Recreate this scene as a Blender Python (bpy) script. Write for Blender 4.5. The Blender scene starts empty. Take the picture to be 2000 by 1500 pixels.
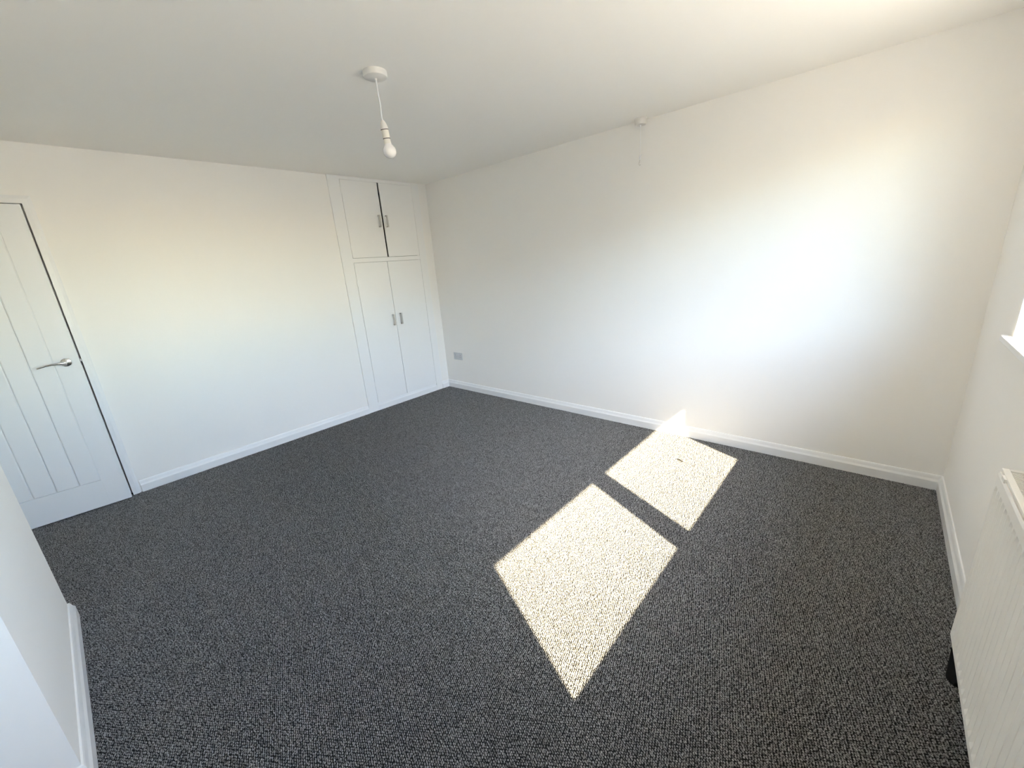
import bpy, bmesh, math
import numpy as np
from mathutils import Vector, Matrix

C = bpy.context.scene.collection
sc = bpy.context.scene

# ---------------------------------------------------------------- room sizes (metres)
# x runs along the far wall from the door wall (x=0) to the window wall (x=L),
# y=0 is the far wall and the room lies at y<0, z is up.
L, H = 4.388, 2.347
W = -3.4385                # front face of the chimney breast
BX0, BX1 = 1.353, 2.354    # chimney breast from/to
YB = -3.96                 # back of the alcoves
T, HS = 0.018, 0.09        # skirting thickness, height

# ---------------------------------------------------------------- camera
F_PX = 795.233
cam_d = bpy.data.cameras.new('camera')
cam = bpy.data.objects.new('camera', cam_d)
C.objects.link(cam)
sc.camera = cam
cam_d.sensor_fit = 'HORIZONTAL'
cam_d.sensor_width = 36.0
cam_d.lens = F_PX / 2000.0 * 36.0
cam_d.clip_start = 0.02
yaw, pitch, roll = -0.7418, -0.2887, -0.0761
fwd = Vector((math.sin(yaw) * math.cos(pitch), math.cos(yaw) * math.cos(pitch), math.sin(pitch)))
right = Vector((math.cos(yaw), -math.sin(yaw), 0))
up = right.cross(fwd)
r2 = math.cos(roll) * right + math.sin(roll) * up
u2 = -math.sin(roll) * right + math.cos(roll) * up
m = Matrix((r2, u2, -fwd)).transposed().to_4x4()
m.translation = Vector((3.9714, -3.1516, 1.4456))
cam.matrix_world = m

# ---------------------------------------------------------------- sky, sun, exposure
SKY_STRENGTH = 3.0
SUN_STRENGTH = 48.0
SUN_DIR = Vector((-1.0, 0.455, -1.035)).normalized()      # the way the sunlight travels
world = bpy.data.worlds.new('sky')
sc.world = world
world.use_nodes = True
wn = world.node_tree
wn.nodes.clear()
w_out = wn.nodes.new('ShaderNodeOutputWorld')
w_bg = wn.nodes.new('ShaderNodeBackground')
w_sky = wn.nodes.new('ShaderNodeTexSky')
w_sky.sky_type = 'NISHITA'
w_sky.sun_disc = False
w_sky.sun_elevation = math.asin(-SUN_DIR.z)
w_sky.sun_rotation = math.atan2(-SUN_DIR.x, -SUN_DIR.y)
w_sky.air_density = 1.0
w_sky.dust_density = 0.7
w_sky.ozone_density = 1.0
w_bg.inputs['Strength'].default_value = SKY_STRENGTH
wn.links.new(w_sky.outputs['Color'], w_bg.inputs['Color'])
wn.links.new(w_bg.outputs['Background'], w_out.inputs['Surface'])

sun_d = bpy.data.lights.new('sun', 'SUN')
sun_d.energy = SUN_STRENGTH
sun_d.color = (1.0, 0.81, 0.56)
sun_d.angle = math.radians(0.53)
sun = bpy.data.objects.new('sun', sun_d)
C.objects.link(sun)
sun.rotation_euler = SUN_DIR.to_track_quat('-Z', 'Y').to_euler()
sun.location = (8, -3, 6)

vs = sc.view_settings
vs.view_transform = 'Standard'
vs.look = 'None'
vs.gamma = 1.0
vs.use_curve_mapping = False
vs.exposure = 0.0
sc.cycles.max_bounces = 16
sc.cycles.diffuse_bounces = 10
sc.cycles.glossy_bounces = 4
sc.cycles.transparent_max_bounces = 8
sc.cycles.caustics_reflective = False
sc.cycles.caustics_refractive = False
sc.cycles.sample_clamp_indirect = 20.0
sc.cycles.use_denoising = True


# ---------------------------------------------------------------- materials
def mat(name, color, rough=0.5, metal=0.0, bump=None, spec=0.5, coat=0.0):
    mt = bpy.data.materials.new(name)
    mt.use_nodes = True
    nt = mt.node_tree
    b = nt.nodes['Principled BSDF']
    b.inputs['Base Color'].default_value = (*color, 1)
    b.inputs['Roughness'].default_value = rough
    b.inputs['Metallic'].default_value = metal
    b.inputs['Specular IOR Level'].default_value = spec
    b.inputs['Coat Weight'].default_value = coat
    if bump:
        scale, strength, dist = bump
        tc = nt.nodes.new('ShaderNodeTexCoord')
        nz = nt.nodes.new('ShaderNodeTexNoise')
        nz.inputs['Scale'].default_value = scale
        nz.inputs['Detail'].default_value = 3
        bp = nt.nodes.new('ShaderNodeBump')
        bp.inputs['Strength'].default_value = strength
        bp.inputs['Distance'].default_value = dist
        nt.links.new(tc.outputs['Object'], nz.inputs['Vector'])
        nt.links.new(nz.outputs['Fac'], bp.inputs['Height'])
        nt.links.new(bp.outputs['Normal'], b.inputs['Normal'])
    return mt


M = {}
M['wall'] = mat('wall_paint', (0.95, 0.929, 0.897), 0.9, bump=(60, 0.06, 0.004), spec=0.25)
M['ceiling'] = mat('ceiling_paint', (0.955, 0.935, 0.902), 0.95, bump=(40, 0.05, 0.004), spec=0.2)
M['gloss'] = mat('white_satin_paint', (0.90, 0.90, 0.90), 0.32, bump=(25, 0.03, 0.003), spec=0.4)
M['cupboard'] = mat('cupboard_paint', (0.93, 0.925, 0.915), 0.45, bump=(18, 0.04, 0.004), spec=0.35)
M['door'] = mat('door_paint', (0.90, 0.905, 0.91), 0.38, bump=(160, 0.03, 0.001), spec=0.4)
M['chrome'] = mat('polished_chrome', (0.82, 0.82, 0.83), 0.12, 1.0)
M['nickel'] = mat('brushed_nickel', (0.66, 0.64, 0.61), 0.3, 1.0)
M['upvc'] = mat('white_upvc', (0.86, 0.86, 0.87), 0.3)
M['plastic'] = mat('white_plastic', (0.80, 0.78, 0.755), 0.35)
M['plastic_warm'] = mat('ivory_plastic', (0.80, 0.765, 0.70), 0.4)
M['socket'] = mat('grey_plastic', (0.62, 0.63, 0.645), 0.4)
M['socket_slot'] = mat('socket_slot', (0.06, 0.06, 0.06), 0.6)
M['bulb'] = mat('opal_glass', (0.88, 0.86, 0.86), 0.08, coat=0.5)
M['radiator'] = mat('radiator_enamel', (0.90, 0.885, 0.855), 0.33, spec=0.45)
M['dark'] = mat('cupboard_inner_shade', (0.02, 0.02, 0.02), 0.9)  # inside of the closed cupboard: its darkness is put into the panel colour
M['ring'] = mat('dark_seam_slot_shade', (0.05, 0.05, 0.05), 0.8)  # dark holder seams; on the convector fins it paints the slot shadow
M['black'] = mat('matt_black', (0.006, 0.006, 0.007), 0.95, spec=0.1)
M['lint'] = mat('sliver_dark', (0.022, 0.021, 0.02), 0.9)
M['ground'] = mat('pale_paving', (0.50, 0.46, 0.39), 0.95, bump=(3, 0.3, 0.02))
M['brick'] = mat('rendered_outer_wall', (0.6, 0.56, 0.5), 0.9, bump=(30, 0.2, 0.01))
M['block_boards'] = mat('light_block_boards', (0.22, 0.17, 0.12), 0.9, bump=(20, 0.3, 0.01))
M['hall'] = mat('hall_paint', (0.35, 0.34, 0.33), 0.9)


def glass_mat():
    mt = bpy.data.materials.new('window_glass')
    mt.use_nodes = True
    nt = mt.node_tree
    nt.nodes.clear()
    o = nt.nodes.new('ShaderNodeOutputMaterial')
    mx = nt.nodes.new('ShaderNodeMixShader')
    tr = nt.nodes.new('ShaderNodeBsdfTransparent')
    tr.inputs['Color'].default_value = (0.95, 0.97, 0.96, 1)
    gl = nt.nodes.new('ShaderNodeBsdfGlossy')
    gl.inputs['Roughness'].default_value = 0.02
    fr = nt.nodes.new('ShaderNodeFresnel')
    ge = nt.nodes.new('ShaderNodeNewGeometry')          # same reflectance from both faces of the sheet
    io = nt.nodes.new('ShaderNodeMapRange')
    io.inputs['To Min'].default_value = 1.45
    io.inputs['To Max'].default_value = 1 / 1.45
    nt.links.new(ge.outputs['Backfacing'], io.inputs['Value'])
    nt.links.new(io.outputs['Result'], fr.inputs['IOR'])
    nt.links.new(fr.outputs['Fac'], mx.inputs['Fac'])
    nt.links.new(tr.outputs['BSDF'], mx.inputs[1])
    nt.links.new(gl.outputs['BSDF'], mx.inputs[2])
    nt.links.new(mx.outputs['Shader'], o.inputs['Surface'])
    return mt


M['glass'] = glass_mat()


def carpet_mat(name, dark, light, tint):
    mt = bpy.data.materials.new(name)
    mt.use_nodes = True
    nt = mt.node_tree
    b = nt.nodes['Principled BSDF']
    b.inputs['Roughness'].default_value = 0.95
    b.inputs['Specular IOR Level'].default_value = 0.12
    tc = nt.nodes.new('ShaderNodeTexCoord')
    nz = nt.nodes.new('ShaderNodeTexNoise')
    nz.inputs['Scale'].default_value = 170
    nz.inputs['Detail'].default_value = 2
    nz.inputs['Roughness'].default_value = 0.7
    n2 = nt.nodes.new('ShaderNodeTexNoise')
    n2.inputs['Scale'].default_value = 26
    n2.inputs['Detail'].default_value = 3
    mx = nt.nodes.new('ShaderNodeMix')
    mx.data_type = 'FLOAT'
    mx.inputs[0].default_value = 0.12
    rp = nt.nodes.new('ShaderNodeValToRGB')
    rp.color_ramp.elements[0].position = 0.40
    rp.color_ramp.elements[1].position = 0.62
    rp.color_ramp.elements[0].color = (*[dark * t for t in tint], 1)
    rp.color_ramp.elements[1].color = (*[light * t for t in tint], 1)
    nt.links.new(tc.outputs['Object'], nz.inputs['Vector'])
    nt.links.new(tc.outputs['Object'], n2.inputs['Vector'])
    nt.links.new(nz.outputs['Fac'], mx.inputs[2])
    nt.links.new(n2.outputs['Fac'], mx.inputs[3])
    nt.links.new(mx.outputs[0], rp.inputs['Fac'])
    nt.links.new(rp.outputs['Color'], b.inputs['Base Color'])
    return mt


M['pile'] = carpet_mat('charcoal_loop_yarn', 0.072, 0.39, (1.0, 1.0, 1.0))
M['backing'] = mat('carpet_backing', (0.02, 0.02, 0.02), 1.0, spec=0.0)


# ---------------------------------------------------------------- helpers
def link(o, parent=None):
    C.objects.link(o)
    if parent is not None:
        o.parent = parent
    return o


def obj(name, bm, material, parent=None, smooth=False, bevel=0.0):
    me = bpy.data.meshes.new(name)
    bmesh.ops.recalc_face_normals(bm, faces=bm.faces[:])
    if bevel > 0:
        bmesh.ops.bevel(bm, geom=[e for e in bm.edges if e.is_manifold and e.calc_face_angle(0) > 0.6],
                        offset=bevel, segments=2, affect='EDGES', profile=0.6)
    if smooth:
        for f in bm.faces:
            f.smooth = True
    bm.to_mesh(me)
    bm.free()
    me.materials.append(M[material])
    if smooth:
        try:
            me.set_sharp_from_angle(angle=math.radians(40))
        except Exception:
            pass
    return link(bpy.data.objects.new(name, me), parent)


def add_box(bm, a, b):
    x0, y0, z0 = [min(p, q) for p, q in zip(a, b)]
    x1, y1, z1 = [max(p, q) for p, q in zip(a, b)]
    v = [bm.verts.new(p) for p in ((x0, y0, z0), (x1, y0, z0), (x1, y1, z0), (x0, y1, z0),
                                   (x0, y0, z1), (x1, y0, z1), (x1, y1, z1), (x0, y1, z1))]
    for f in ((0, 3, 2, 1), (4, 5, 6, 7), (0, 1, 5, 4), (1, 2, 6, 5), (2, 3, 7, 6), (3, 0, 4, 7)):
        bm.faces.new([v[i] for i in f])


def boxes(*bs):
    bm = bmesh.new()
    for a, b in bs:
        add_box(bm, a, b)
    return bm


def lathe(profile, seg=32, close_top=True, close_bot=True, bm=None):
    """profile: list of (radius, z)"""
    bm = bm or bmesh.new()
    rings = []
    for r, z in profile:
        if r < 1e-6:
            rings.append([bm.verts.new((0, 0, z))])
        else:
            rings.append([bm.verts.new((r * math.cos(2 * math.pi * k / seg), r * math.sin(2 * math.pi * k / seg), z))
                          for k in range(seg)])
    for a, b in zip(rings, rings[1:]):
        for k in range(seg):
            k2 = (k + 1) % seg
            if len(a) == 1 and len(b) == 1:
                continue
            if len(a) == 1:
                bm.faces.new((a[0], b[k], b[k2]))
            elif len(b) == 1:
                bm.faces.new((a[k], a[k2], b[0]))
            else:
                bm.faces.new((a[k], a[k2], b[k2], b[k]))
    if close_top and len(rings[0]) > 1:
        bm.faces.new(rings[0])
    if close_bot and len(rings[-1]) > 1:
        bm.faces.new(rings[-1])
    return bm


def tube(pts, rad, seg=10, bm=None):
    """rad: float or list; round tube through points"""
    bm = bm or bmesh.new()
    pts = [Vector(p) for p in pts]
    n = len(pts)
    rads = rad if isinstance(rad, (list, tuple)) else [rad] * n
    ref = None
    rings = []
    for i, p in enumerate(pts):
        t = (pts[min(i + 1, n - 1)] - pts[max(i - 1, 0)]).normalized()
        if ref is None:
            ref = t.orthogonal().normalized()
        ref = (ref - t * ref.dot(t)).normalized()
        q = t.cross(ref)
        rings.append([bm.verts.new(p + rads[i] * (math.cos(2 * math.pi * k / seg) * ref + math.sin(2 * math.pi * k / seg) * q))
                      for k in range(seg)])
    for a, b in zip(rings, rings[1:]):
        for k in range(seg):
            k2 = (k + 1) % seg
            bm.faces.new((a[k], a[k2], b[k2], b[k]))
    bm.faces.new(rings[0])
    bm.faces.new(rings[-1])
    return bm


def sweep(path, profile, prev=None, nxt=None):
    """Sweep a (offset, z) profile along a floor path; offset goes to the LEFT of the path, corners mitred."""
    bm = bmesh.new()
    P = [Vector(p) for p in path]
    ext = ([Vector(prev)] if prev else []) + P + ([Vector(nxt)] if nxt else [])
    base = 1 if prev else 0
    rings = []
    for i, p in enumerate(P):
        k = i + base
        d0 = (ext[k] - ext[k - 1]).normalized() if k > 0 else None
        d1 = (ext[k + 1] - ext[k]).normalized() if k + 1 < len(ext) else None
        d0 = d0 or d1
        d1 = d1 or d0
        n0, n1 = Vector((-d0.y, d0.x)), Vector((-d1.y, d1.x))
        mit = (n0 + n1)
        mit = mit / (1.0 + n0.dot(n1))
        rings.append([bm.verts.new((p.x + mit.x * o, p.y + mit.y * o, z)) for o, z in profile])
    m_ = len(profile)
    for a, b in zip(rings, rings[1:]):
        for k in range(m_):
            k2 = (k + 1) % m_
            bm.faces.new((a[k], b[k], b[k2], a[k2]))
    bm.faces.new(rings[0])
    bm.faces.new(rings[-1])
    return bm


def struct(name, bm, material, **kw):
    o = obj(name, bm, material, **kw)
    o['kind'] = 'structure'
    return o


def empty(name, loc=(0, 0, 0), rz=0.0):
    o = bpy.data.objects.new(name, None)
    o.empty_display_size = 0.05
    C.objects.link(o)
    o.location = loc
    o.rotation_euler = (0, 0, rz)
    return o


def tag(o, label, cat, group=None):
    o['label'] = label
    o['category'] = cat
    if group:
        o['group'] = group
    return o


# ================================================================ the room shell
# floor: backing slab with the loop pile on it
floor = struct('floor', boxes(((-0.12, YB - 0.1, -0.12), (L, 0.1, -0.004))), 'backing')
floor['label'] = 'dark charcoal loop-pile carpet covering the whole floor'


def carpet_pile():
    d = np.array((-0.94, 0.342))
    d /= np.linalg.norm(d)
    e = np.array((-d[1], d[0]))
    du, dv = 0.0092, 0.0064
    cx, cy = L / 2, YB / 2
    R = math.hypot(L, YB) / 2 + 0.05
    nu, nv = int(2 * R / du), int(2 * R / dv)
    rng = np.random.default_rng(7)
    iu, iv = np.meshgrid(np.arange(nu), np.arange(nv), indexing='ij')
    u = (iu + 0.5 * (iv % 2)) * du - R
    v = iv * dv - R
    u = u + rng.uniform(-0.0016, 0.0016, u.shape)
    v = v + rng.uniform(-0.0010, 0.0010, v.shape)
    X = cx + u * d[0] + v * e[0]
    Y = cy + u * d[1] + v * e[1]
    ok = (X > -0.02) & (X < L) & (Y < 0) & (Y > YB)
    ok &= ~((X > BX0) & (X < BX1) & (Y < W))
    ok &= ~((X < 0.0) & ~((Y < -3.08) & (Y > -3.86)))
    X, Y = X[ok], Y[ok]
    n = len(X)
    k = np.arange(6) * (math.pi / 3)
    a = 0.0046 * rng.uniform(0.8, 1.15, n)      # half length along the row
    b = 0.0031 * rng.uniform(0.8, 1.15, n)      # half width
    ang = rng.normal(0, 0.28, n)
    ca, sa = np.cos(ang), np.sin(ang)
    hz = 0.0066 * rng.uniform(0.7, 1.25, n)
    ct, st = np.cos(k), np.sin(k)
    lu = a[:, None] * ct[None]
    lv = b[:, None] * st[None]
    ru = lu * ca[:, None] - lv * sa[:, None]
    rv = lu * sa[:, None] + lv * ca[:, None]
    co = np.empty((n, 7, 3), np.float32)
    co[:, :6, 0] = X[:, None] + ru * d[0] + rv * e[0]
    co[:, :6, 1] = Y[:, None] + ru * d[1] + rv * e[1]
    co[:, :6, 2] = -0.005
    co[:, 6, 0] = X + rng.uniform(-0.001, 0.001, n)
    co[:, 6, 1] = Y + rng.uniform(-0.001, 0.001, n)
    co[:, 6, 2] = hz - 0.003
    base = (np.arange(n) * 7)[:, None, None]
    tri = np.array([(i, (i + 1) % 6, 6) for i in range(6)])[None]
    idx = (base + tri).reshape(-1).astype(np.int32)
    me = bpy.data.meshes.new('carpet_pile')
    me.vertices.add(n * 7)
    me.vertices.foreach_set('co', co.reshape(-1))
    nt_ = n * 6
    me.loops.add(nt_ * 3)
    me.loops.foreach_set('vertex_index', idx)
    me.polygons.add(nt_)
    me.polygons.foreach_set('loop_start', (np.arange(nt_) * 3).astype(np.int32))
    me.polygons.foreach_set('use_smooth', np.ones(nt_, bool))
    me.update(calc_edges=True)
    me.materials.append(M['pile'])
    o = link(bpy.data.objects.new('carpet_pile', me), floor)
    o['kind'] = 'stuff'
    return o


carpet_pile()

struct('ceiling', boxes(((-1.35, YB - 0.15, H), (L + 0.28, 0.15, H + 0.2))), 'ceiling')

# door wall with the door opening and the cupboard recess
DY0, DY1, DZ = -3.851, -3.076, 2.003          # clear opening of the door
CY0, CY1 = -1.128, -0.118                     # cupboard recess
struct('wall_left', boxes(
    ((-0.12, CY1, -0.1), (0, 0.12, H)),
    ((-0.12, CY0, -0.1), (0, DY1 + 0.022, H)),
    ((-0.12, DY1 + 0.022, DZ + 0.022), (0, DY0 - 0.022, H)),
    ((-0.12, DY0 - 0.022, -0.1), (0, YB - 0.1, H))), 'wall')
struct('wall_far', boxes(((0, 0, -0.1), (L + 0.28, 0.12, H))), 'wall')
# window wall
WY0, WY1, WZ0, WZ1 = -2.885, -0.668, 1.000, 2.085
struct('wall_right', boxes(
    ((L, WY1, -0.1), (L + 0.26, 0, H)),
    ((L, WY0, -0.1), (L + 0.26, WY1, WZ0)),
    ((L, WY0, WZ1), (L + 0.26, WY1, H)),
    ((L, YB - 0.1, -0.1), (L + 0.26, WY0, H))), 'wall')
struct('wall_near', boxes(((0, YB - 0.12, -0.1), (L, YB, H))), 'wall')
struct('wall_breast', boxes(((BX0, YB, -0.1), (BX1, W, H))), 'wall')
# unlit hall behind the ajar door
HY0 = YB - 0.09
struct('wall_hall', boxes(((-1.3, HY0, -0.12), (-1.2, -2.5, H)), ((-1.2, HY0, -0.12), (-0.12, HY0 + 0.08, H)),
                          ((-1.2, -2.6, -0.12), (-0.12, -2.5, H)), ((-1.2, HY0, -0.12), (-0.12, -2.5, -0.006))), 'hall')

# skirting boards
SK = [(0, 0), (T, 0), (T, 0.054), (T - 0.003, 0.060), (T - 0.006, 0.066), (T - 0.010, 0.082), (T - 0.013, 0.0885), (0, HS)]
struct('baseboard_left', sweep([(0, CY0 - 0.006), (0, DY1 + 0.052)][::-1], [(-o, z) for o, z in SK]), 'gloss')
struct('baseboard_far', sweep([(L, 0), (0, 0)], SK, prev=(L, -1), nxt=(0, -1)), 'gloss')
struct('baseboard_corner', sweep([(0, 0), (0, CY1 + 0.002)], SK, prev=(L, 0)), 'gloss')
struct('baseboard_right', sweep([(L, YB), (L, 0)], SK, nxt=(0, 0)), 'gloss')
struct('baseboard_breast', sweep([(BX0, YB), (BX0, W), (BX1, W), (BX1, YB)], SK), 'gloss')
struct('baseboard_near', sweep([(BX1 + T, YB), (L - T, YB)], SK), 'gloss')

# ================================================================ door
lin = struct('trim_1', boxes(
    ((-0.12, DY1, 0), (0.0, DY1 + 0.022, DZ + 0.022)),
    ((-0.12, DY0 - 0.022, 0), (0.0, DY0, DZ + 0.022)),
    ((-0.12, DY0, DZ), (0.0, DY1, DZ + 0.022)),
    ((-0.09, DY1 - 0.012, 0), (-0.045, DY1, DZ)),
    ((-0.09, DY0, 0), (-0.045, DY0 + 0.012, DZ))), 'gloss')
lin['label'] = 'white door lining around the ajar door'
AW = 0.045
AR = [(0, 0), (0.015, 0), (0.015, AW * 0.55), (0.011, AW * 0.85), (0.008, AW), (0, AW)]


def arch_bar(name, p0, p1, out, m0, m1):
    """architrave bar; out = direction (y,z) away from the opening; m0/m1 mitre stretch at the ends"""
    bm = bmesh.new()
    d = (Vector(p1) - Vector(p0)).normalized()
    rings = []
    for p, ms in ((Vector(p0), -m0), (Vector(p1), m1)):
        rings.append([bm.verts.new((x, p.x + out[0] * w + d.x * w * ms, p.y + out[1] * w + d.y * w * ms)) for x, w in AR])
    for k in range(len(AR)):
        k2 = (k + 1) % len(AR)
        bm.faces.new((rings[0][k], rings[0][k2], rings[1][k2], rings[1][k]))
    bm.faces.new(rings[0])
    bm.faces.new(rings[1])
    return bm


ay0, ay1, az = DY0 - 0.002, DY1 - 0.001, DZ + 0.001
arch = empty('trim_2')
arch['kind'] = 'structure'
arch['label'] = 'moulded white architrave around the door opening'
obj('architrave_leg', arch_bar('leg', (ay1, 0.0), (ay1, az), (1, 0), 0, 1), 'gloss', arch)
obj('architrave_leg', arch_bar('leg', (ay0, 0.0), (ay0, az), (-1, 0), 0, 1), 'gloss', arch)
obj('architrave_head', arch_bar('head', (ay0, az), (ay1, az), (0, 1), 1, 1), 'gloss', arch)
obj('strike_plate', boxes(((-0.03, DY1 - 0.0015, 0.985), (-0.001, DY1 + 0.001, 1.075)),
                          ((-0.004, DY1 - 0.0015, 1.01), (0.004, DY1 + 0.004, 1.05))), 'chrome', arch)

# leaf, hung on its far edge and standing a few degrees open into the room
DW, DH, DT = 0.762, 1.981, 0.035
HINGE_Y = DY0 + 0.003
door = empty('door_1', (0.005, HINGE_Y, 0.010), -math.radians(4.9))
door['kind'] = 'structure'
door['label'] = 'white cottage-style door of vertical boards with a chrome lever handle, standing ajar'
ST, RB, RT = 0.117, 0.190, 0.115
bx_ = lambda y0, y1, z0, z1, x1=0.0, x0=-DT: ((x0, y0, z0), (x1, y1, z1))
obj('door_stile', boxes(bx_(0, ST, 0, DH)), 'door', door, bevel=0.0015)
obj('door_stile', boxes(bx_(DW - ST, DW, 0, DH)), 'door', door, bevel=0.0015)
obj('door_rail', boxes(bx_(ST, DW - ST, 0, RB)), 'door', door, bevel=0.0015)
obj('door_rail', boxes(bx_(ST, DW - ST, DH - RT, DH)), 'door', door, bevel=0.0015)
nb = 5
bw = (DW - 2 * ST) / nb


def board_bm(y0, y1):
    """one tongue-and-groove board with chamfered long edges and ends"""
    bm = bmesh.new()
    c, g, dd = 0.006, 0.0008, 0.0045
    z0, z1 = RB + g, DH - RT - g
    ya, yb = y0 + g, y1 - g
    prof = [(-0.030, ya), (-dd, ya), (0.0, ya + c), (0.0, yb - c), (-dd, yb), (-0.030, yb)]
    rows = []
    for z, sh in ((z0, 1.0), (z0 + c, 0.0), (z1 - c, 0.0), (z1, 1.0)):
        rows.append([bm.verts.new((min(x, -dd * sh) if x > -0.029 else x, y, z)) for x, y in prof])
    for a, b in zip(rows, rows[1:]):
        for k in range(6):
            k2 = (k + 1) % 6
            bm.faces.new((a[k], a[k2], b[k2], b[k]))
    bm.faces.new(rows[0])
    bm.faces.new(rows[-1])
    return bm


for i in range(nb):
    obj('door_board', board_bm(ST + i * bw, ST + (i + 1) * bw), 'door', door)
# lever handle
HY, HZ = DW - 0.062, 1.028
han = obj('door_handle', lathe([(0, 0.009), (0.022, 0.009), (0.0255, 0.007), (0.0262, 0.0), (0.0, 0.0)], 36), 'chrome', door, smooth=True)
han.matrix_local = Matrix.Translation((0.0, HY, HZ)) @ Matrix.Rotation(math.radians(90), 4, 'Y')
han['label'] = 'polished chrome round rose and curved lever'
neck = [(0.0, 0, 0), (0.030, 0, 0), (0.041, -0.004, 0), (0.046, -0.016, 0.001)]
arm = [(0.047, -0.03, 0.002), (0.047, -0.06, 0.003), (0.046, -0.09, 0.000), (0.043, -0.116, -0.006), (0.040, -0.128, -0.010)]
lev = obj('lever', tube(neck + arm, [0.010, 0.010, 0.0105, 0.0095, 0.0085, 0.0075, 0.0068, 0.006, 0.0045], 14), 'chrome', None, smooth=True)
lev.parent = han
lev.matrix_local = Matrix.Rotation(math.radians(-90), 4, 'Y')
obj('latch_plate', boxes(((-0.029, DW - 0.0005, HZ - 0.03), (-0.006, DW + 0.0012, HZ + 0.03)),
                         ((-0.024, DW, HZ - 0.008), (-0.011, DW + 0.009, HZ + 0.008))), 'chrome', door)
for hz in (0.2, 1.0, 1.78):
    h = obj('hinge', tube([(0.004, 0.0, hz - 0.04), (0.004, 0.0, hz + 0.04)], 0.005, 10), 'chrome', door, smooth=True)

# ================================================================ built-in cupboard
cup = empty('built_in_cupboard', (0, (CY0 + CY1) / 2, 0))
tag(cup, 'tall white built-in cupboard with two short doors above two long doors, beside the room corner', 'cupboard')
coff = Matrix.Translation((0, -(CY0 + CY1) / 2, 0))


def cpart(name, bm, material='cupboard', parent=cup, **kw):
    if parent is cup:
        bm.transform(coff)
    return obj(name, bm, material, parent, **kw)


FX = 0.014                      # face of the frame
ZM0, ZM1, ZT = 1.558, 1.600, 2.318
YL, YR = -1.017, -0.207         # door opening
ZP = 0.086                      # top of the plinth
cpart('frame_stile', boxes(((-0.03, CY0 - 0.005, 0), (FX, YL, H))), bevel=0.0012)
cpart('frame_stile', boxes(((-0.03, YR, 0), (FX, CY1 + 0.002, H))), bevel=0.0012)
cpart('frame_rail', boxes(((-0.03, YL, ZT), (FX - 0.0015, YR, H))), bevel=0.001)
cpart('frame_rail', boxes(((-0.03, YL, ZM0), (FX - 0.0015, YR, ZM1))), bevel=0.001)
# plinth: a length of the same moulded skirting
cpart('plinth', sweep([(-0.004, YR), (-0.004, YL)], SK), 'gloss')
cpart('back_panel', boxes(((-0.62, CY0, 0), (-0.60, CY1, H))), 'dark')
cpart('side_panel', boxes(((-0.60, CY0, 0), (-0.12, CY0 + 0.012, H))), 'dark')
cpart('side_panel', boxes(((-0.60, CY1 - 0.012, 0), (-0.12, CY1, H))), 'dark')
cpart('shelf', boxes(((-0.60, CY0 + 0.012, ZM0 + 0.01), (-0.031, CY1 - 0.012, ZM1 - 0.01))), 'dark')
cpart('base_panel', boxes(((-0.62, CY0, -0.03), (-0.12, CY1, 0.0))), 'dark')
cpart('shelf', boxes(((-0.60, CY0 + 0.012, 0.03), (-0.031, CY1 - 0.012, 0.06))), 'dark')


def bar_handle(parent, y, z, hlen, x):
    """satin D-handle: two square posts and a flat bar"""
    h = hlen / 2
    bm = boxes(((x, y - 0.006, z - h), (x + 0.030, y + 0.006, z - h + 0.007)),
               ((x, y - 0.006, z + h - 0.007), (x + 0.030, y + 0.006, z + h)),
               ((x + 0.025, y - 0.0075, z - h), (x + 0.033, y + 0.0075, z + h)))
    bm.transform(coff)
    return obj('handle', bm, 'nickel', parent)


def cup_door(y0, y1, z0, z1, hy, hz, hl, hinge_y, gl, gr):
    d = cpart('door', boxes(((0.003, y0 + gl, z0 + 0.0022), (FX + 0.001, y1 - gr, z1 - 0.0022))), bevel=0.0012)
    bar_handle(d, hy, hz, hl, FX + 0.001)
    for q in (0.14, 0.86):
        z = z0 + (z1 - z0) * q
        bm = tube([(FX + 0.001, hinge_y, z - 0.022), (FX + 0.001, hinge_y, z + 0.022)], 0.0035, 8)
        bm.transform(coff)
        obj('hinge', bm, 'cupboard', d)
    return d


YMU, YML = -0.614, -0.6375
cup_door(YL, YMU, ZM1, ZT, -0.664, 1.951, 0.114, YL, 0.003, 0.009)
cup_door(YMU, YR, ZM1, ZT, -0.578, 1.951, 0.114, YR, 0.009, 0.003)
cup_door(YL, YML, ZP, ZM0, -0.672, 0.944, 0.118, YL, 0.003, 0.0022)
cup_door(YML, YR, ZP, ZM0, -0.578, 0.946, 0.118, YR, 0.0022, 0.003)

# ================================================================ window
win = empty('window_1', (L + 0.09, (WY0 + WY1) / 2, WZ0))
win['kind'] = 'structure'
win['label'] = 'white two-pane window with a deep white sill'
woff = Matrix.Translation((-(L + 0.09), -(WY0 + WY1) / 2, -WZ0))


def wpart(name, bm, material='upvc', parent=win, **kw):
    bm.transform(woff)
    return obj(name, bm, material, parent, **kw)


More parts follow.
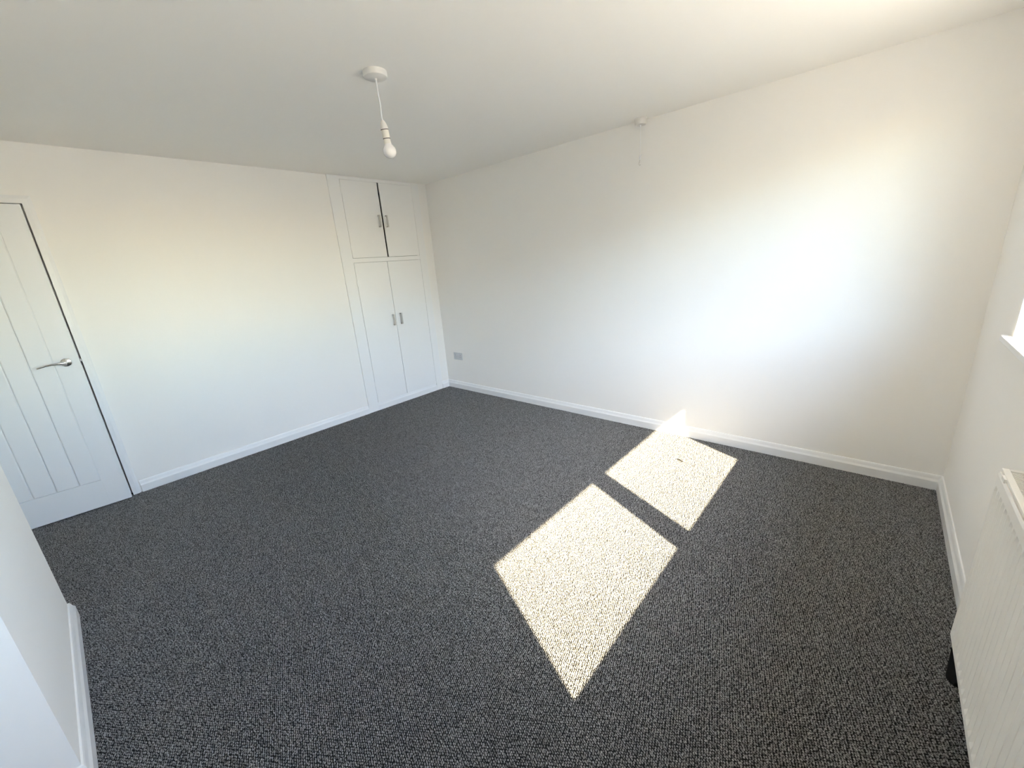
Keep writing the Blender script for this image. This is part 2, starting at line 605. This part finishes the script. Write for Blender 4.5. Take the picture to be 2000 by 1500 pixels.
XI, XO = 4.448, 4.508
SZ = 1.022                      # sill top
ZB, ZH = 1.090, 2.025           # glass from/to
YA0, YA1 = -1.701, -0.697       # pane next to the far wall
YP0, YP1 = -2.826, -1.846       # other pane
wpart('window_frame', boxes(((XI, YA1, WZ0), (XO, WY1, WZ1)), ((XI, WY0, WZ0), (XO, YP0, WZ1)),
                            ((XI, YP0, WZ0), (XO, YA1, ZB)), ((XI, YP0, ZH), (XO, YA1, WZ1))))
wpart('mullion', boxes(((XI, YP1, ZB), (XO, YA0, ZH))))
wpart('window_pane', boxes(((4.476, YA0 - 0.01, ZB - 0.01), (4.480, YA1 + 0.01, ZH + 0.01))), 'glass')
wpart('window_pane', boxes(((4.476, YP0 - 0.01, ZB - 0.01), (4.480, YP1 + 0.01, ZH + 0.01))), 'glass')
wpart('window_sill', boxes(((L - 0.028, WY0 - 0.045, SZ - 0.024), (L, WY1 + 0.045, SZ)),
                           ((L, WY0, SZ - 0.024), (XI, WY1, SZ))), 'gloss', bevel=0.003)
wpart('window_latch', boxes(((XI - 0.012, -1.785, 1.42), (XI, -1.762, 1.49)), ((XI - 0.03, -1.782, 1.36), (XI - 0.012, -1.765, 1.47))), 'upvc', bevel=0.002)

# eaves outside: their edge is what cuts the sun off above
EX = 4.975
EZ = (EX - 2.712) * 1.035
struct('eaves', boxes(((L + 0.26, YB - 0.6, EZ), (EX, 1.2, EZ + 0.02)), ((EX - 0.02, YB - 0.6, EZ), (EX, 1.2, EZ + 0.2)),
                      ((-0.3, YB - 0.6, EZ + 0.2), (EX, 1.2, EZ + 0.24))), 'brick')
struct('ground', boxes(((L + 0.26, -24, -0.45), (34, 18, -0.35))), 'ground')

# unseen house shape added to cut low skylight on the far wall
hb = bmesh.new()
add_box(hb, (L + 8.0, -13.0, -0.45), (L + 15.0, -3.9, 2.2))
rv = [hb.verts.new(p) for p in ((L + 7.7, -13.3, 2.2), (L + 15.3, -13.3, 2.2), (L + 15.3, -3.6, 2.2), (L + 7.7, -3.6, 2.2),
                                (L + 11.5, -13.3, 3.9), (L + 11.5, -3.6, 3.9))]
for f_ in ((0, 1, 2, 3), (0, 3, 5, 4), (1, 4, 5, 2), (0, 4, 1), (3, 2, 5)):
    hb.faces.new([rv[i] for i in f_])
struct('added_sky_block', hb, 'brick')
struct('added_light_block', boxes(((L + 0.26, -4.66, -0.45), (L + 8.0, -4.60, 1.50))), 'block_boards')  # unseen boards added to hold back oblique ground light on the far wall

# ================================================================ radiator
RX = L - 0.100
RY1, RY0 = -1.512, -2.912
RZ0, RZ1 = 0.200, 0.800
rad = empty('radiator', (RX, (RY0 + RY1) / 2, 0))
tag(rad, 'white fluted panel radiator with a slotted top grille, hung below the window sill', 'radiator')
roff = Matrix.Translation((-RX, -(RY0 + RY1) / 2, 0))


def rpart(name, bm, material='radiator', parent=rad, **kw):
    bm.transform(roff)
    return obj(name, bm, material, parent, **kw)


def fluted_panel(x, sgn):
    bm = bmesh.new()
    pitch = 1.0 / 30.0
    ys = [RY1]
    dep = [0.0]
    y = RY1 - 0.010
    while y - pitch > RY0 + 0.004:
        for q, dpt in ((0.0, 0), (0.24, 1), (0.62, 1), (0.86, 0)):
            ys.append(y - q * pitch)
            dep.append(dpt)
        y -= pitch
    ys.append(RY0)
    dep.append(0.0)
    zs = [(RZ0, 0, 0.006), (RZ0 + 0.006, 0, 0.0), (RZ0 + 0.024, 0, 0), (RZ0 + 0.046, 1, 0), (RZ1 - 0.068, 1, 0),
          (RZ1 - 0.050, 0, 0), (RZ1 - 0.020, 0, 0.0), (RZ1 - 0.012, 0, 0.003)]
    rows = []
    for z, f, inset in zs:
        rows.append([bm.verts.new((x + sgn * (0.010 * d * f + inset), yy, z)) for yy, d in zip(ys, dep)])
    for a, b in zip(rows, rows[1:]):
        for k in range(len(ys) - 1):
            bm.faces.new((a[k], a[k + 1], b[k + 1], b[k]))
    # back skin so that the panel has thickness
    back = [[bm.verts.new((x + sgn * 0.014, yy, z)) for yy in (RY1, RY0)] for z in (RZ0, RZ1 - 0.012)]
    bm.faces.new((back[0][0], back[1][0], back[1][1], back[0][1]))
    bm.faces.new([r[0] for r in rows] + [back[1][0], back[0][0]])
    bm.faces.new([r[-1] for r in rows] + [back[1][1], back[0][1]])
    bm.faces.new(rows[0] + [back[0][1], back[0][0]])
    bm.faces.new(rows[-1] + [back[1][1], back[1][0]])
    return bm


rpart('front_panel', fluted_panel(RX, 1))
rpart('back_panel', boxes(((L - 0.034, RY0, RZ0), (L - 0.024, RY1, RZ1 - 0.012))))
rpart('end_panel', boxes(((RX + 0.014, RY1 - 0.006, RZ0 + 0.03), (L - 0.034, RY1 - 0.001, RZ1 - 0.004))))
rpart('end_panel', boxes(((RX + 0.014, RY0 + 0.001, RZ0 + 0.03), (L - 0.034, RY0 + 0.006, RZ1 - 0.004))))
gx0, gx1 = RX + 0.004, L - 0.026
rpart('grille_frame', boxes(((gx0, RY0, RZ1 - 0.010), (gx0 + 0.014, RY1, RZ1)), ((gx1 - 0.010, RY0, RZ1 - 0.010), (gx1, RY1, RZ1)),
                            ((gx0 + 0.014, RY1 - 0.014, RZ1 - 0.010), (gx1 - 0.010, RY1, RZ1)),
                            ((gx0 + 0.014, RY0, RZ1 - 0.010), (gx1 - 0.010, RY0 + 0.014, RZ1))), bevel=0.0015)
nsl = int((RY1 - RY0 - 0.028) / 0.0095)
gb = bmesh.new()
for i in range(nsl):
    y = RY1 - 0.014 - (i + 1) * (RY1 - RY0 - 0.028) / (nsl + 1)
    add_box(gb, (gx0 + 0.014, y - 0.0019, RZ1 - 0.009), (gx1 - 0.010, y + 0.0019, RZ1 - 0.002))
rpart('grille_slats', gb)
rpart('grille_clip', boxes(((RX - 0.0008, RY1 - 0.075, RZ1 - 0.014), (gx0 + 0.006, RY1 - 0.045, RZ1 - 0.003))))
fins = bmesh.new()
for i in range(110):
    y = RY1 - 0.03 - i * 0.0124
    add_box(fins, (RX + 0.014, y - 0.0008, RZ0 + 0.03), (L - 0.036, y + 0.0008, RZ1 - 0.014))
rpart('convector_fins', fins, 'ring')  # white steel coloured near-black for the shadow between the slats
for yb_ in (RY1 - 0.2, RY0 + 0.2):
    rpart('wall_bracket', boxes(((L - 0.024, yb_ - 0.015, 0.3), (L, yb_ + 0.015, 0.72))), 'radiator')
rpart('valve', tube([(L - 0.062, RY1 - 0.01, RZ0 + 0.045), (L - 0.062, RY1 + 0.012, RZ0 + 0.045)], 0.010, 12), 'chrome', smooth=True)
rpart('pipe', tube([(L - 0.05, RY0 - 0.03, 0.0), (L - 0.05, RY0 - 0.03, RZ0 + 0.045), (L - 0.05, RY0 + 0.01, RZ0 + 0.045)], 0.008, 10), 'chrome', smooth=True)

# ================================================================ pendant light
PX, PY = 2.058, -1.847
pen = empty('pendant_light', (PX, PY, H))
tag(pen, 'bare white bulb hanging on a short white flex from a round ceiling rose', 'light')
rose_bm = lathe([(0.0, 0.0), (0.0545, 0.0), (0.0545, -0.018), (0.0525, -0.0235), (0.047, -0.0265), (0.012, -0.0285), (0.0, -0.0285)], 48)
obj('ceiling_rose', rose_bm, 'plastic', pen, smooth=True)
obj('flex', tube([(0.0, 0.0, -0.028), (0.001, 0.0, -0.045), (0.001, 0.0, -0.09), (0.002, 0.003, -0.14), (-0.001, 0.003, -0.18), (0.0, 0.004, -0.205)],
                 0.0034, 10), 'upvc', pen, smooth=True)
obj('grommet', lathe([(0.0, -0.026), (0.006, -0.026), (0.0055, -0.034), (0.0, -0.034)], 16), 'plastic', pen, smooth=True)
hold = obj('lamp_holder', lathe([(0.0, 0.002), (0.0065, 0.001), (0.010, -0.004), (0.0155, -0.018), (0.0182, -0.032), (0.0182, -0.0375), (0.0, -0.0375)], 28),
           'plastic', pen, smooth=True)
HM = Matrix.Translation((0.0, 0.004, -0.200)) @ Matrix.Rotation(math.radians(8.5), 4, 'X') @ Matrix.Rotation(math.radians(2), 4, 'Y')
hold.matrix_local = HM
obj('dark_seam', lathe([(0.0178, -0.0370), (0.0184, -0.0372), (0.0184, -0.0400), (0.0178, -0.0402)], 28), 'ring', hold)
obj('holder_skirt', lathe([(0.0, -0.0395), (0.0176, -0.0395), (0.0176, -0.060), (0.0166, -0.075), (0.0, -0.075)], 28), 'plastic_warm', hold, smooth=True)
obj('dark_seam', lathe([(0.0164, -0.0745), (0.0172, -0.0747), (0.0172, -0.0770), (0.0160, -0.0775)], 28), 'ring', hold)
bprof = [(0.0, -0.0765), (0.0150, -0.0765), (0.0155, -0.088), (0.0162, -0.098), (0.0200, -0.104)]
for k in range(13):
    t_ = math.radians(40 + k * (140 / 12))
    bprof.append((0.0325 * math.sin(t_), -0.1305 + 0.0325 * math.cos(t_)))
bprof[-1] = (0.0, -0.163)
bulb = obj('bulb', lathe(bprof, 36), 'bulb', pen, smooth=True)
bulb.matrix_local = HM
obj('bulb_collar', lathe([(0.0153, -0.0770), (0.0158, -0.088), (0.0170, -0.0985), (0.0, -0.0985), (0.0, -0.077)], 28), 'plastic_warm', bulb, smooth=True)

# ================================================================ pull-cord switch
pc = empty('pull_cord_switch', (2.543, -0.050, H))
tag(pc, 'small white ceiling pull switch with a short cord at the far wall', 'switch')
obj('switch_body', lathe([(0.0, 0.0), (0.044, 0.0), (0.044, -0.006), (0.0405, -0.008), (0.039, -0.034), (0.036, -0.039), (0.0, -0.041)], 40), 'plastic', pc, smooth=True)
obj('spout', lathe([(0.0, -0.040), (0.006, -0.040), (0.0045, -0.052), (0.0, -0.052)], 14), 'upvc', pc, smooth=True)
cord = obj('cord', tube([(0, 0, -0.05), (0.0005, 0, -0.12), (-0.0005, 0, -0.18), (0.0, 0, -0.232)], 0.0016, 8), 'upvc', pc, smooth=True)
obj('cord_joiner', lathe([(0.0, -0.228), (0.0035, -0.229), (0.0068, -0.240), (0.0068, -0.254), (0.003, -0.262), (0.0, -0.262)], 16), 'upvc', pc, smooth=True)
obj('cord_tail', tube([(0.002, 0, -0.238), (0.010, -0.002, -0.234), (0.016, -0.002, -0.226)], 0.003, 8), 'upvc', pc, smooth=True)
obj('cord_hook', tube([(0.0, 0, -0.26), (-0.005, 0, -0.275), (-0.007, 0, -0.288), (-0.002, 0, -0.296), (0.006, 0, -0.291)], 0.0022, 8), 'nickel', pc, smooth=True)

# ================================================================ double socket
sk = empty('wall_socket', (0.240, 0, 0.410))
tag(sk, 'grey double power socket low on the far wall near the cupboard corner', 'socket')
obj('face_plate', boxes(((-0.073, -0.010, -0.043), (0.073, 0, 0.043))), 'socket', sk, bevel=0.002)
for s in (-1, 1):
    r = obj('rocker', boxes(((s * 0.016 - 0.006, -0.0125, 0.012), (s * 0.016 + 0.006, -0.009, 0.030))), 'socket', sk, bevel=0.0008)
    obj('pin_slot', boxes(((s * 0.046 - 0.002, -0.0103, 0.006), (s * 0.046 + 0.002, -0.0095, 0.014))), 'socket_slot', sk)
    for q in (-1, 1):
        obj('pin_slot', boxes(((s * 0.046 + q * 0.011 - 0.003, -0.0103, -0.014), (s * 0.046 + q * 0.011 + 0.003, -0.0095, -0.010))), 'socket_slot', sk)

# ================================================================ small dark shapes on the carpet
sliver_pts = [(-0.028, 0.011, 0.004), (-0.012, 0.006, 0.007), (0.006, -0.002, 0.008), (0.028, -0.011, 0.004)]
lint = obj('shadow_sliver', tube(sliver_pts, [0.0012, 0.0038, 0.0034, 0.0012], 8), 'lint', smooth=True)  # cast shadow of something small, modelled as a solid dark sliver
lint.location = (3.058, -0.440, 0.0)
tag(lint, 'thin dark modelled sliver of fluff on the sunlit carpet near the far skirting', 'shade')

foot = [(0.000, 0.125), (-0.009, 0.070), (-0.017, 0.020), (-0.025, -0.024), (-0.022, -0.046), (-0.008, -0.058), (0.012, -0.056),
        (0.024, -0.030), (0.026, 0.030), (0.022, 0.095)]
hgt = [0.004, 0.010, 0.013, 0.012, 0.009, 0.010, 0.014, 0.020, 0.018, 0.008]
sb = bmesh.new()
lo = [sb.verts.new((x, y, 0.0)) for x, y in foot]
hi = [sb.verts.new((x * 0.9 + 0.0006, y * 0.94 + 0.0006, h)) for (x, y), h in zip(foot, hgt)]
topv = sb.verts.new((0.006, 0.005, 0.022))
for k in range(len(foot)):
    k2 = (k + 1) % len(foot)
    sb.faces.new((lo[k], lo[k2], hi[k2], hi[k]))
    sb.faces.new((hi[k], hi[k2], topv))
sb.faces.new(lo)
item = obj('black_item', sb, 'black', smooth=True)  # low matt-black lump with an irregular outline
item.location = (4.338, -1.440, 0.0)
tag(item, 'small black scrap on the carpet beside the skirting under the radiator end', 'item')
